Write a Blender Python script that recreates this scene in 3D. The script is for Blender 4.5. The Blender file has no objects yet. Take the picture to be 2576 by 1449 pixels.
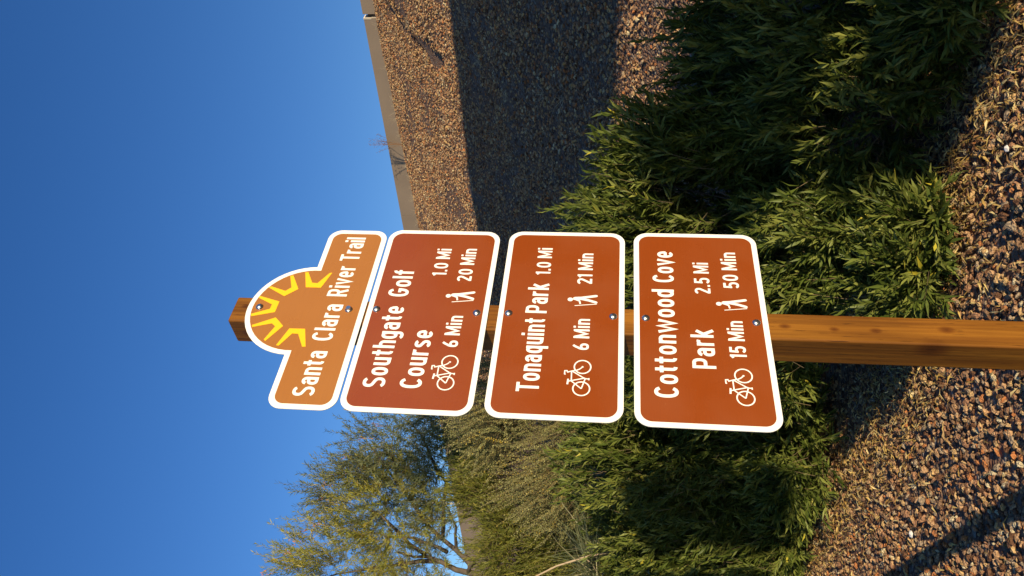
import bpy, math, random
import numpy as np
from mathutils import Vector, Matrix, noise
random.seed(7); rng = np.random.default_rng(11)
R = math.radians
scene = bpy.context.scene
COL = scene.collection

# ------------------------------------------------------------------ camera
F_PX = 3215.0; H = 1.6
PITCH = math.atan(381/F_PX); ROLL = math.atan(.028)
cp, sp, cr, sr = math.cos(PITCH), math.sin(PITCH), math.cos(ROLL), math.sin(ROLL)
fwd = Vector((0, cp, sp)); X0 = Vector((1, 0, 0)); U0 = Vector((0, -sp, cp))
A_ = cr*X0 + sr*U0            # right of the upright photograph
B_ = -sr*X0 + cr*U0           # up of the upright photograph
cam_d = bpy.data.cameras.new('camera'); cam = bpy.data.objects.new('camera', cam_d); COL.objects.link(cam)
M = Matrix.Identity(4)        # the phone was held sideways: picture-right is world-down
for i, v in enumerate((-B_, A_, -fwd)):
    for r in range(3): M[r][i] = v[r]
M[2][3] = H
cam.matrix_world = M
cam_d.sensor_width = 36; cam_d.lens = 36*F_PX/4096
cam_d.clip_start = .05; cam_d.clip_end = 3000
scene.camera = cam

# ------------------------------------------------------------------ sky, sun, exposure
SUN_AZ, SUN_EL = 150.0, 11.0   # compass-like from +Y towards +X
w = bpy.data.worlds.new('World'); scene.world = w; w.use_nodes = True
nt = w.node_tree; bg = nt.nodes['Background']
sky = nt.nodes.new('ShaderNodeTexSky'); sky.sky_type = 'NISHITA'; sky.sun_disc = False
sky.sun_elevation = R(SUN_EL); sky.sun_rotation = R(SUN_AZ)
sky.altitude = 800; sky.air_density = 1.15; sky.dust_density = .1; sky.ozone_density = 3.0
hs = nt.nodes.new('ShaderNodeHueSaturation'); hs.inputs['Saturation'].default_value = 1.24; hs.inputs['Hue'].default_value = .517; nt.links.new(sky.outputs[0], hs.inputs['Color'])
nt.links.new(hs.outputs[0], bg.inputs[0]); bg.inputs[1].default_value = .135
sd = bpy.data.lights.new('sun', 'SUN'); sun = bpy.data.objects.new('sun', sd); COL.objects.link(sun)
sd.energy = 4.9; sd.angle = R(.5); sd.color = (1, .85, .60)
sv = Vector((math.sin(R(SUN_AZ))*math.cos(R(SUN_EL)), math.cos(R(SUN_AZ))*math.cos(R(SUN_EL)), math.sin(R(SUN_EL))))
sun.rotation_euler = sv.to_track_quat('Z', 'Y').to_euler(); sun.location = sv*60
scene.view_settings.view_transform = 'Standard'; scene.view_settings.look = 'None'
scene.view_settings.exposure = 0.3; scene.view_settings.gamma = 1
scene.view_settings.use_curve_mapping = False
scene.render.engine = 'CYCLES'

# ------------------------------------------------------------------ helpers
def tag(o, label=None, cat=None, group=None, kind=None):
    if label: o['label'] = label
    if cat: o['category'] = cat
    if group: o['group'] = group
    if kind: o['kind'] = kind
    return o
def empty(name, loc, rz=0):
    o = bpy.data.objects.new(name, None); COL.objects.link(o); o.location = loc; o.rotation_euler = (0, 0, rz)
    o.empty_display_size = .1
    return o
def link(name, me, mat=None, parent=None):
    if mat and not me.materials: me.materials.append(mat)
    o = bpy.data.objects.new(name, me); COL.objects.link(o)
    if parent: o.parent = parent
    return o
def mesh(name, V, F, smooth=False):
    me = bpy.data.meshes.new(name); me.from_pydata([tuple(v) for v in V], [], [tuple(f) for f in F]); me.update()
    if smooth: me.polygons.foreach_set('use_smooth', [True]*len(me.polygons))
    return me
def npmesh(name, V, F, attr=None, smooth=False):
    """V (n,3), F (m,k) arrays -> mesh, attr = per-face random value"""
    me = bpy.data.meshes.new(name); V = np.asarray(V, np.float32); F = np.asarray(F, np.int32)
    m, k = F.shape
    me.vertices.add(len(V)); me.vertices.foreach_set('co', V.ravel())
    me.loops.add(m*k); me.loops.foreach_set('vertex_index', F.ravel())
    me.polygons.add(m); me.polygons.foreach_set('loop_start', np.arange(0, m*k, k, dtype=np.int32))
    me.polygons.foreach_set('loop_total', np.full(m, k, np.int32))
    if smooth: me.polygons.foreach_set('use_smooth', np.ones(m, bool))
    if attr is not None:
        a = me.attributes.new('rnd', 'FLOAT', 'FACE'); a.data.foreach_set('value', np.asarray(attr, np.float32))
    me.update(calc_edges=True)
    return me
def at(U, V, d):
    """point seen at (U,V) of the upright photo (1449 x 2576 units) at ground distance d"""
    a = (U-724.5)*1.59/F_PX; b = -(V-1288)*1.59/F_PX
    v = a*A_ + b*B_ + fwd
    return Vector((v.x*d/v.y, d, H+v.z*d/v.y))
class MB:
    def __init__(s): s.V = []; s.F = []
    def add(s, V, F):
        n = len(s.V); s.V += [tuple(v) for v in V]; s.F += [tuple(i+n for i in f) for f in F]
    def box(s, x0, x1, y0, y1, z0, z1):
        s.add([(x, y, z) for x in (x0, x1) for y in (y0, y1) for z in (z0, z1)],
              [(0, 1, 3, 2), (4, 6, 7, 5), (0, 4, 5, 1), (2, 3, 7, 6), (0, 2, 6, 4), (1, 5, 7, 3)])
    def tube(s, pts, rad, n=6):
        pts = [Vector(p) for p in pts]; rings = []
        for i, p in enumerate(pts):
            t = (pts[min(i+1, len(pts)-1)]-pts[max(i-1, 0)]).normalized()
            u = t.orthogonal().normalized() if i == 0 else (u-t*u.dot(t)).normalized()
            v = t.cross(u); r = rad[i] if hasattr(rad, '__len__') else rad
            rings += [p+(u*math.cos(a)+v*math.sin(a))*r for a in [2*math.pi*k/n for k in range(n)]]
        F = []
        for i in range(len(pts)-1):
            for k in range(n):
                a = i*n+k; b = i*n+(k+1) % n; F.append((a, b, b+n, a+n))
        F.append(tuple(range(n))[::-1]); F.append(tuple(range((len(pts)-1)*n, len(pts)*n)))
        s.add(rings, F)
    def build(s, name, mat, parent=None, smooth=False):
        return link(name, mesh(name, s.V, s.F, smooth), mat, parent)

# ------------------------------------------------------------------ materials
def mat(name):
    m = bpy.data.materials.new(name); m.use_nodes = True
    return m, m.node_tree, m.node_tree.nodes['Principled BSDF']
def N(nt, typ, **kw):
    n = nt.nodes.new(typ)
    for k, v in kw.items(): setattr(n, k, v)
    return n
def ramp(nt, stops, fac=None, interp='LINEAR'):
    r = N(nt, 'ShaderNodeValToRGB'); r.color_ramp.interpolation = interp
    el = r.color_ramp.elements
    while len(el) < len(stops): el.new(.5)
    for e, (p, c) in zip(el, stops): e.position = p; e.color = (*c, 1)
    if fac is not None: nt.links.new(fac, r.inputs[0])
    return r
def simple(name, col, rough=.5, metal=0, spec=.5, var=0, scale=30, bump=0):
    m, nt, p = mat(name); p.inputs['Roughness'].default_value = rough; p.inputs['Metallic'].default_value = metal
    p.inputs['Specular IOR Level'].default_value = spec
    p.inputs['Base Color'].default_value = (*col, 1)
    if var or bump:
        tc = N(nt, 'ShaderNodeTexCoord'); no = N(nt, 'ShaderNodeTexNoise'); no.inputs['Scale'].default_value = scale
        no.inputs['Detail'].default_value = 6; nt.links.new(tc.outputs['Object'], no.inputs[0])
        if var:
            r = ramp(nt, [(.3, tuple(c*(1-var) for c in col)), (.7, tuple(min(1, c*(1+var)) for c in col))], no.outputs[0])
            nt.links.new(r.outputs[0], p.inputs['Base Color'])
        if bump:
            b = N(nt, 'ShaderNodeBump'); b.inputs['Strength'].default_value = bump; b.inputs['Distance'].default_value = .01
            nt.links.new(no.outputs[0], b.inputs['Height']); nt.links.new(b.outputs[0], p.inputs['Normal'])
    return m
def leaf_mat(name, stops, trans=.35, rough=.45, spec=.35):
    m, nt, p = mat(name)
    at_ = N(nt, 'ShaderNodeAttribute', attribute_name='rnd')
    r = ramp(nt, stops, at_.outputs['Fac'])
    p.inputs['Roughness'].default_value = rough; p.inputs['Specular IOR Level'].default_value = spec
    nt.links.new(r.outputs[0], p.inputs['Base Color'])
    tr = N(nt, 'ShaderNodeBsdfTranslucent'); nt.links.new(r.outputs[0], tr.inputs[0])
    mx = N(nt, 'ShaderNodeMixShader'); mx.inputs[0].default_value = trans
    nt.links.new(p.outputs[0], mx.inputs[1]); nt.links.new(tr.outputs[0], mx.inputs[2])
    nt.links.new(mx.outputs[0], nt.nodes['Material Output'].inputs[0])
    return m
STONES = [(0, (.15, .075, .05)), (.16, (.36, .19, .125)), (.36, (.50, .30, .19)), (.52, (.26, .155, .11)),
          (.66, (.56, .36, .20)), (.8, (.38, .28, .22)), (.9, (.48, .19, .085)), (.96, (.64, .52, .38))]
def stone_mat():
    m, nt, p = mat('stone'); p.inputs['Specular IOR Level'].default_value = .12
    oi = N(nt, 'ShaderNodeObjectInfo'); r = ramp(nt, [(a, (c[0]*1.12, c[1]*1.13, c[2]*.93)) for a, c in STONES], oi.outputs['Random'], 'CONSTANT')
    tc = N(nt, 'ShaderNodeTexCoord'); no = N(nt, 'ShaderNodeTexNoise'); no.inputs['Scale'].default_value = 1.6; no.inputs['Detail'].default_value = 6
    nt.links.new(tc.outputs['Object'], no.inputs[0])
    rr = ramp(nt, [(.3, (.62, .6, .58)), (.7, (1.15, 1.12, 1.08))], no.outputs[0])
    mx = N(nt, 'ShaderNodeMixRGB', blend_type='MULTIPLY'); mx.inputs[0].default_value = 1
    nt.links.new(r.outputs[0], mx.inputs[1]); nt.links.new(rr.outputs[0], mx.inputs[2]); nt.links.new(mx.outputs[0], p.inputs['Base Color'])
    b = N(nt, 'ShaderNodeBump'); b.inputs['Strength'].default_value = .5; b.inputs['Distance'].default_value = .1
    nt.links.new(no.outputs[0], b.inputs['Height']); nt.links.new(b.outputs[0], p.inputs['Normal'])
    p.inputs['Roughness'].default_value = .8
    return m
M_STONE = stone_mat()
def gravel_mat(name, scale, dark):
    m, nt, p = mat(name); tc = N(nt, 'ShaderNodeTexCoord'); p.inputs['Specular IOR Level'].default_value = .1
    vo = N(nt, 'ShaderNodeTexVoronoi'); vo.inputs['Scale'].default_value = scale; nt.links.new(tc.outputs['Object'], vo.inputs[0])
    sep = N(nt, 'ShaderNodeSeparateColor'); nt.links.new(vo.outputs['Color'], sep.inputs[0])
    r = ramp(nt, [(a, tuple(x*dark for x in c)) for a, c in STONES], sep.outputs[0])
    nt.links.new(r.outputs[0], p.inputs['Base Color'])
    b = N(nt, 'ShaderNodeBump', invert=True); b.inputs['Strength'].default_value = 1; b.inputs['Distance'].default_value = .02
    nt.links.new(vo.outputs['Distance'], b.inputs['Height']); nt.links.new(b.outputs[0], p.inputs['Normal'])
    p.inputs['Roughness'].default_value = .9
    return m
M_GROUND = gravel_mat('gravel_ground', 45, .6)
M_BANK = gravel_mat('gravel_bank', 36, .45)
M_WHITE = simple('white_reflective_sheet', (.84, .82, .76), .35, var=.03, scale=9)
def brown_sheet(name, col):
    m, nt, p = mat(name); tc = N(nt, 'ShaderNodeTexCoord')
    mp = N(nt, 'ShaderNodeMapping'); mp.inputs['Scale'].default_value = (1, 1, 90); nt.links.new(tc.outputs['Object'], mp.inputs[0])
    no = N(nt, 'ShaderNodeTexNoise'); no.inputs['Scale'].default_value = 14; no.inputs['Detail'].default_value = 5
    nt.links.new(mp.outputs[0], no.inputs[0])
    r = ramp(nt, [(.3, tuple(c*.93 for c in col)), (.7, tuple(c*1.06 for c in col))], no.outputs[0])
    # dust film and fine specks
    n2 = N(nt, 'ShaderNodeTexNoise'); n2.inputs['Scale'].default_value = 5; n2.inputs['Detail'].default_value = 9; nt.links.new(tc.outputs['Object'], n2.inputs[0])
    n3 = N(nt, 'ShaderNodeTexNoise'); n3.inputs['Scale'].default_value = 170; n3.inputs['Detail'].default_value = 2; nt.links.new(tc.outputs['Object'], n3.inputs[0])
    f2 = ramp(nt, [(.40, (0, 0, 0)), (.75, (.06, .06, .06))], n2.outputs[0]); f3 = ramp(nt, [(.72, (0, 0, 0)), (.78, (.3, .3, .3))], n3.outputs[0])
    ad = N(nt, 'ShaderNodeMath', operation='ADD'); nt.links.new(f2.outputs[0], ad.inputs[0]); nt.links.new(f3.outputs[0], ad.inputs[1])
    mxd = N(nt, 'ShaderNodeMixRGB'); nt.links.new(ad.outputs[0], mxd.inputs[0]); nt.links.new(r.outputs[0], mxd.inputs[1]); mxd.inputs[2].default_value = (.42, .24, .12, 1)
    nt.links.new(mxd.outputs[0], p.inputs['Base Color'])
    rr = ramp(nt, [(.35, (.22,)*3), (.7, (.38,)*3)], n2.outputs[0]); nt.links.new(rr.outputs[0], p.inputs['Roughness'])
    p.inputs['Roughness'].default_value = .28; p.inputs['Specular IOR Level'].default_value = .45
    p.inputs['Coat Weight'].default_value = .12; p.inputs['Coat Roughness'].default_value = .08
    return m
M_BROWN = brown_sheet('brown_reflective_sheet', (.232, .045, .0055))
M_TAN = brown_sheet('light_brown_reflective_sheet', (.335, .125, .018))
M_YELLOW = simple('yellow_vinyl', (.93, .50, .004), .4)
M_BOLT = simple('galvanised_steel', (.62, .62, .6), .28, metal=1, var=.12, scale=200)
M_ALU = simple('bare_aluminium', (.6, .6, .58), .35, metal=1)
M_WALL = simple('brown_painted_block', (.34, .25, .17), .85, var=.07, scale=1.2, bump=.3)
M_CAP = simple('pale_mortar', (.62, .52, .38), .8)
M_CONC = simple('concrete', (.42, .39, .35), .9, var=.12, scale=3)
M_BARK = simple('dark_bark', (.10, .075, .055), .9, var=.35, scale=12, bump=.6)
M_TWIG = simple('twig', (.22, .15, .07), .8)
M_DRY = leaf_mat('dry_grass', [(0, (.42, .31, .17)), (.5, (.58, .46, .27)), (1, (.70, .60, .40))], .3, .7)
M_LITTER = leaf_mat('dry_leaf', [(0, (.36, .19, .05)), (.3, (.60, .38, .10)), (.65, (.72, .52, .18)), (.9, (.76, .60, .28)), (1, (.45, .2, .06))], .25, .6)
M_LEAF = leaf_mat('willow_leaf', [(0, (.030, .044, .007)), (.45, (.085, .108, .018)), (.85, (.21, .215, .045)), (.975, (.28, .26, .06)), (1, (.6, .45, .04))], .06, .48, .2)
M_LEAFB = leaf_mat('willow_leaf_bright', [(0, (.032, .048, .008)), (.45, (.09, .118, .019)), (.9, (.22, .23, .05)), (1, (.6, .47, .03))], .06, .48, .2)
M_SAGE = leaf_mat('sage_leaf', [(0, (.17, .175, .06)), (.5, (.31, .295, .11)), (.8, (.42, .37, .14)), (.93, (.55, .38, .05)), (1, (.62, .42, .04))], .25, .6)
M_TREE = leaf_mat('tree_leaf', [(0, (.15, .18, .04)), (.4, (.32, .33, .055)), (.75, (.50, .43, .07)), (1, (.60, .42, .08))], .45, .5)
M_TREE2 = leaf_mat('tree_leaf_grey', [(0, (.11, .15, .08)), (.5, (.19, .22, .10)), (.85, (.28, .28, .10)), (1, (.45, .36, .10))], .45, .5)
M_OLIVE = leaf_mat('olive_leaf', [(0, (.10, .12, .02)), (.5, (.19, .20, .03)), (.9, (.30, .27, .04)), (1, (.42, .32, .06))], .35, .5)
M_BLADE = leaf_mat('needle_blade', [(0, (.10, .12, .05)), (.6, (.18, .20, .09)), (1, (.38, .33, .17))], .2, .5)
M_SEED = simple('pink_seed_stalk', (.42, .18, .12), .7)

def wood_mat():
    m, nt, p = mat('stained_timber'); tc = N(nt, 'ShaderNodeTexCoord')
    def noise_(sc, s, det=8, dist=0):
        mp = N(nt, 'ShaderNodeMapping'); mp.inputs['Scale'].default_value = sc; nt.links.new(tc.outputs['Object'], mp.inputs[0])
        no = N(nt, 'ShaderNodeTexNoise'); no.inputs['Scale'].default_value = s; no.inputs['Detail'].default_value = det
        no.inputs['Distortion'].default_value = dist; nt.links.new(mp.outputs[0], no.inputs[0]); return no
    g = noise_((1, 1, .025), 95, 4, .3)       # long grain
    big = noise_((1, 1, .12), 14, 3)          # broad tone
    dash = noise_((1, 1, .06), 260, 2)        # short dark pores
    r = ramp(nt, [(.25, (.13, .045, .005)), (.5, (.20, .078, .008)), (.75, (.27, .115, .013))], g.outputs[0])
    r2 = ramp(nt, [(.35, (.68, .62, .58)), (.65, (1.2, 1.15, 1.1))], big.outputs[0])
    mx = N(nt, 'ShaderNodeMixRGB', blend_type='MULTIPLY'); mx.inputs[0].default_value = 1
    nt.links.new(r.outputs[0], mx.inputs[1]); nt.links.new(r2.outputs[0], mx.inputs[2])
    r3 = ramp(nt, [(.30, (.25, .2, .2)), (.38, (1, 1, 1))], dash.outputs[0])
    m2 = N(nt, 'ShaderNodeMixRGB', blend_type='MULTIPLY'); m2.inputs[0].default_value = .8
    nt.links.new(mx.outputs[0], m2.inputs[1]); nt.links.new(r3.outputs[0], m2.inputs[2])
    last = m2.outputs[0]
    # knots: (s, depth, z, radius)
    for (kx, ky, kz, kr) in ((.045, 0, 1.150, .006), (.04, 0, 1.03, .005), (.04, 0, .93, .006), (.05, 0, .76, .008), (.0, .02, .80, .017), (.0, .055, .47, .012), (.055, 0, 2.585, .006), (0, .05, 2.56, .012)):
        sub = N(nt, 'ShaderNodeVectorMath', operation='SUBTRACT'); sub.inputs[1].default_value = (kx, ky, kz)
        nt.links.new(tc.outputs['Object'], sub.inputs[0])
        sc = N(nt, 'ShaderNodeVectorMath', operation='MULTIPLY'); sc.inputs[1].default_value = (1, 1, .55); nt.links.new(sub.outputs[0], sc.inputs[0])
        ln = N(nt, 'ShaderNodeVectorMath', operation='LENGTH'); nt.links.new(sc.outputs[0], ln.inputs[0])
        kk = ramp(nt, [(0, (.4, .3, .25)), (.5, (.62, .52, .48)), (1, (1, 1, 1))])
        dv = N(nt, 'ShaderNodeMath', operation='DIVIDE'); dv.inputs[1].default_value = kr*1.7; nt.links.new(ln.outputs['Value'], dv.inputs[0])
        nt.links.new(dv.outputs[0], kk.inputs[0])
        m3 = N(nt, 'ShaderNodeMixRGB', blend_type='MULTIPLY'); m3.inputs[0].default_value = 1
        nt.links.new(last, m3.inputs[1]); nt.links.new(kk.outputs[0], m3.inputs[2]); last = m3.outputs[0]
    nt.links.new(last, p.inputs['Base Color'])
    b = N(nt, 'ShaderNodeBump'); b.inputs['Strength'].default_value = .35; b.inputs['Distance'].default_value = .003
    nt.links.new(g.outputs[0], b.inputs['Height']); nt.links.new(b.outputs[0], p.inputs['Normal'])
    p.inputs['Roughness'].default_value = .6; p.inputs['Specular IOR Level'].default_value = .2
    return m
M_WOOD = wood_mat()

# ------------------------------------------------------------------ the setting: ground and bank
GV = np.array([.676, .737]); CV = np.array([-.737, .676])      # up the bank / along the bank
TOE, CREST, SL = 4.6, 18.3, .528
def on_bank(U, V):
    a = at(U, V, 10); dx, dy, dz = a.x/10, 1., (a.z-H)/10; gg = dx*GV[0]+dy*GV[1]
    d = (H+SL*TOE)/(SL*gg-dz); return np.array([dx*d, d])
RILL = [on_bank(*q) for q in ((1470, 955), (1430, 985), (1387, 1014), (1350, 1045), (1313, 1080), (1290, 1120))]
def bank_z(x, y):
    g = x*GV[0]+y*GV[1]
    if g < TOE-1: z = 0
    elif g < TOE+1: z = SL*(g-TOE+1)**2/4
    elif g < CREST: z = SL*(g-TOE)
    else:
        z = SL*(CREST-TOE) + .10*(1-math.exp(-(g-CREST)/.2))
    if g > TOE: z -= .029*(max(-5, min(30, x*CV[0]+y*CV[1]))-11)*min(1, (g-TOE)/(CREST-TOE))
    if g > 12:
        p = np.array([x, y]); m = 9
        for a, b in zip(RILL, RILL[1:]):
            t = min(1, max(0, float((p-a)@(b-a)/((b-a)@(b-a))))); m = min(m, float(np.hypot(*(p-a-(b-a)*t))))
        z -= .16*math.exp(-(m/.16)**2)
    if g > TOE: z += .07*noise.noise((x*.5, y*.5, 0))*min(1, (g-TOE)/2) + .03*noise.noise((x*1.7, y*1.7, 3))*min(1, (g-TOE)/2)
    else: z += .012*noise.noise((x*2, y*2, 5))
    return z
# flat gravel ground
gb = MB()
gx = sorted(set([-600, -200, -60, -20, -10] + [round(-5+.25*i, 3) for i in range(41)] + [10, 20, 60, 200, 600]))
ids = {}
for i, x in enumerate(gx):
    for j, y in enumerate(gx):
        ids[i, j] = len(gb.V); gb.V.append((x, y+3, .012*noise.noise((x*2, (y+3)*2, 5)) if abs(x) < 6 and abs(y) < 6 else 0))
for i in range(len(gx)-1):
    for j in range(len(gx)-1): gb.F.append((ids[i, j], ids[i+1, j], ids[i+1, j+1], ids[i, j+1]))
ground = gb.build('gravel_ground', M_GROUND, smooth=True); tag(ground, kind='structure')
# embankment sheet in (u along, g up) coordinates
gs = [TOE-.95+.25*i for i in range(int((CREST+.6-TOE+.95)/.25))] + [CREST+.5, CREST+1, CREST+3, CREST+10, CREST+60, CREST+300]
us = [-300, -120, -60, -40, -30, -20] + [-14+.4*i for i in range(100)] + [30, 40, 60, 100, 200, 500]
eb = MB()
for g in gs:
    for u in us:
        x, y = GV*g+CV*u; eb.V.append((x, y, bank_z(x, y)+.004))
n = len(us)
for i in range(len(gs)-1):
    for j in range(n-1): eb.F.append((i*n+j, (i+1)*n+j, (i+1)*n+j+1, i*n+j+1)[::-1])
bank = eb.build('embankment', M_BANK, smooth=True); tag(bank, kind='structure')

# ---- stones
def rock_mesh(i):
    import bmesh
    bm = bmesh.new(); bmesh.ops.create_icosphere(bm, subdivisions=1, radius=1)
    rr = random.Random(i)
    sx, sy, sz = rr.uniform(.8, 1.25), rr.uniform(.55, .9), rr.uniform(.4, .7)
    cuts = [(Vector((rr.uniform(-1, 1), rr.uniform(-1, 1), rr.uniform(-.6, 1))).normalized(), rr.uniform(.55, .85)) for _ in range(5)]
    for v in bm.verts:
        c = v.co*rr.uniform(.85, 1.15)
        for nrm, dd in cuts:
            k = c.dot(nrm)
            if k > dd: c = c-nrm*(k-dd)
        v.co = Vector((c.x*sx, c.y*sy, c.z*sz))
    me = bpy.data.meshes.new('stone'); bm.to_mesh(me); bm.free(); me.materials.append(M_STONE)
    return me
ROCKS = [rock_mesh(i) for i in range(10)]
rockcol = bpy.data.collections.new('stone_library')   # never linked: source shapes for the gravel stuff
for me in ROCKS: rockcol.objects.link(bpy.data.objects.new('stone_shape', me))

def scatter(name, P, S, parent, label=None):
    """gravel as geometry-node instances on a point cloud mesh; P positions, S sizes"""
    me = bpy.data.meshes.new(name); me.vertices.add(len(P)); me.vertices.foreach_set('co', np.asarray(P, np.float32).ravel())
    a = me.attributes.new('size', 'FLOAT', 'POINT'); a.data.foreach_set('value', np.asarray(S, np.float32))
    rt = me.attributes.new('rot', 'FLOAT_VECTOR', 'POINT')
    rv = np.stack([rng.uniform(-.7, .7, len(P)), rng.uniform(-.7, .7, len(P)), rng.uniform(0, 6.28, len(P))], 1).astype(np.float32)
    rt.data.foreach_set('vector', rv.ravel()); me.update()
    o = link(name, me, None, parent); tag(o, kind='stuff')
    g = bpy.data.node_groups.new(name+'_nodes', 'GeometryNodeTree')
    g.interface.new_socket('Geometry', in_out='INPUT', socket_type='NodeSocketGeometry')
    g.interface.new_socket('Geometry', in_out='OUTPUT', socket_type='NodeSocketGeometry')
    gi = g.nodes.new('NodeGroupInput'); go = g.nodes.new('NodeGroupOutput')
    ci = g.nodes.new('GeometryNodeCollectionInfo'); ci.inputs['Collection'].default_value = rockcol; ci.inputs['Separate Children'].default_value = True; ci.inputs['Reset Children'].default_value = True
    ip = g.nodes.new('GeometryNodeInstanceOnPoints'); ip.inputs['Pick Instance'].default_value = True
    ns = g.nodes.new('GeometryNodeInputNamedAttribute'); ns.data_type = 'FLOAT'; ns.inputs[0].default_value = 'size'
    nr = g.nodes.new('GeometryNodeInputNamedAttribute'); nr.data_type = 'FLOAT_VECTOR'; nr.inputs[0].default_value = 'rot'
    rnd = g.nodes.new('FunctionNodeRandomValue'); rnd.data_type = 'INT'; rnd.inputs[5].default_value = len(ROCKS)-1
    L = g.links.new
    L(gi.outputs[0], ip.inputs['Points']); L(ci.outputs[0], ip.inputs['Instance'])
    e2r = g.nodes.new('FunctionNodeEulerToRotation'); L(nr.outputs[0], e2r.inputs[0]); L(e2r.outputs[0], ip.inputs['Rotation'])
    L(ns.outputs[0], ip.inputs['Scale']); L(rnd.outputs[2], ip.inputs['Instance Index']); L(ip.outputs[0], go.inputs[0])
    mod = o.modifiers.new('gravel', 'NODES'); mod.node_group = g
    return o
# near gravel
P = []; S = []
for _ in range(34000):
    y = random.uniform(1.6, 7.2); x = random.uniform(-.46*y-.3, .46*y+.3)
    if x*GV[0]+y*GV[1] > TOE+.6: continue
    s = random.choice((.007, .009, .011, .013, .016, .019, .022)); P.append((x, y, bank_z(x, y)+s*random.uniform(.1, .6))); S.append(s)
scatter('gravel', P, S, ground)
# the largest near stones, each a part of the ground
big = []
tries = 0
while len(big) < 290 and tries < 60000:
    tries += 1
    y = random.uniform(3.0, 4.9); x = random.uniform(-.37*y, .37*y); s = random.uniform(.020, .032)
    g = x*GV[0]+y*GV[1]
    if g > 3.1 + .25*math.sin(x*3): continue
    if all((x-a)**2+(y-b)**2 > (s+c)**2 for a, b, c in big): big.append((x, y, s))
for i, (x, y, s) in enumerate(big):
    o = link('stone', ROCKS[i % len(ROCKS)], None, ground)
    o.location = (x, y, s*.35); o.scale = (s, s, s); o.rotation_euler = (random.uniform(-.5, .5), random.uniform(-.5, .5), random.uniform(0, 6.28))
# bank gravel
P = []; S = []
nb = 0
while nb < 105000:
    y = math.sqrt(random.uniform(5.2**2, 24.5**2)); t = random.uniform(-.12, .47); x = t*y
    g = x*GV[0]+y*GV[1]
    if g < TOE-.6 or g > CREST+.25: 
        nb += 0
        if random.random() < .01: nb += 1
        continue
    nn_ = noise.noise((x*.9, y*.9, 8))+.6*noise.noise((x*3, y*3, 2))
    if nn_ > .28 and random.random() < .75: continue
    s = random.choice((.009, .012, .015, .018, .022, .027, .033))*(1 if g > 7 else .85)
    P.append((x, y, bank_z(x, y)+s*random.uniform(0, .7))); S.append(s); nb += 1
scatter('gravel', P, S, bank)
M_PALE = simple('pale_quartz', (.78, .74, .68), .7, var=.1, scale=40)
for (U, V, s, lab) in ((1075, 2480, .020, 'chalk white angular stone lying on the gravel at the far right below the dark shrub'),
                       (106, 2287, .022, 'pale white stone on the gravel just above the slanting post shadow')):
    d = 1.6/((V-1540)/2022); p = at(U, V, d)
    me = ROCKS[3].copy(); me.materials.clear(); o = link('loose_stone', me, M_PALE)
    o.location = (p.x, p.y, .022); o.scale = (s*1.2, s, s); o.rotation_euler = (.3, .2, 1); tag(o, lab, 'stone')

# ------------------------------------------------------------------ wall at the top of the bank
wall = empty('boundary_wall', (*(GV*(CREST+.35)), 0)); tag(wall, 'long low brown wall along the top of the gravel bank, broken by one dark joint', 'wall')
wz = SL*(CREST-TOE)
ang = math.atan2(CV[1], CV[0]); wall.rotation_euler = (0, 0, ang)      # local x along the bank, y = down... 
# local frame: x=CV ; y = rotate(CV,90)= (-.676,-.737) = towards camera
def u_of(U, V):   # where the sight line at (U,V) meets the wall's vertical plane
    p = at(U, V, 10); k = (CREST+.35)/((p.x*GV[0]+p.y*GV[1])); return (p.x*CV[0]+p.y*CV[1])*k
uj = u_of(1408, 915)
WT = 7.77
edges = [-60, -40, -25, uj-.03-8, uj-.05, None, uj+.05] + [uj+.05+6.1*i for i in range(1, 22)]
seg = []
prev = None
for e_ in edges:
    if e_ is None: prev = None; continue
    if prev is not None: seg.append((prev, e_))
    prev = e_
for a, b in seg:
    m_ = MB(); m_.box(a+.003, b-.003, 0, -.2, wz-.5, WT+random.uniform(-.004, .004))
    m_.build('wall_panel', M_WALL, wall)
m_ = MB(); m_.box(uj-.05, uj+.05, -.09, -.2, wz-.5, WT-.09); m_.build('joint_post', M_BARK, wall)
m_ = MB(); m_.box(uj+.047, uj+.085, .004, -.2, WT-.2, WT+.006); m_.build('joint_trim', M_CAP, wall)
m_ = MB(); m_.box(uj+.035, uj+.0495, -.01, -.19, wz-.4, WT-.2); m_.build('joint_trim', M_CAP, wall)

# ------------------------------------------------------------------ unseen road bridge, placed so its deck shades the bank, its pier the right shrub
ov = empty('unseen_overpass', (*(CV*-50+GV*-4.5), 0)); ov.rotation_euler = (0, 0, ang)
tag(ov, 'unseen concrete road bridge behind the photographer, shaped to shade the bank and right shrub', 'bridge')
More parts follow.
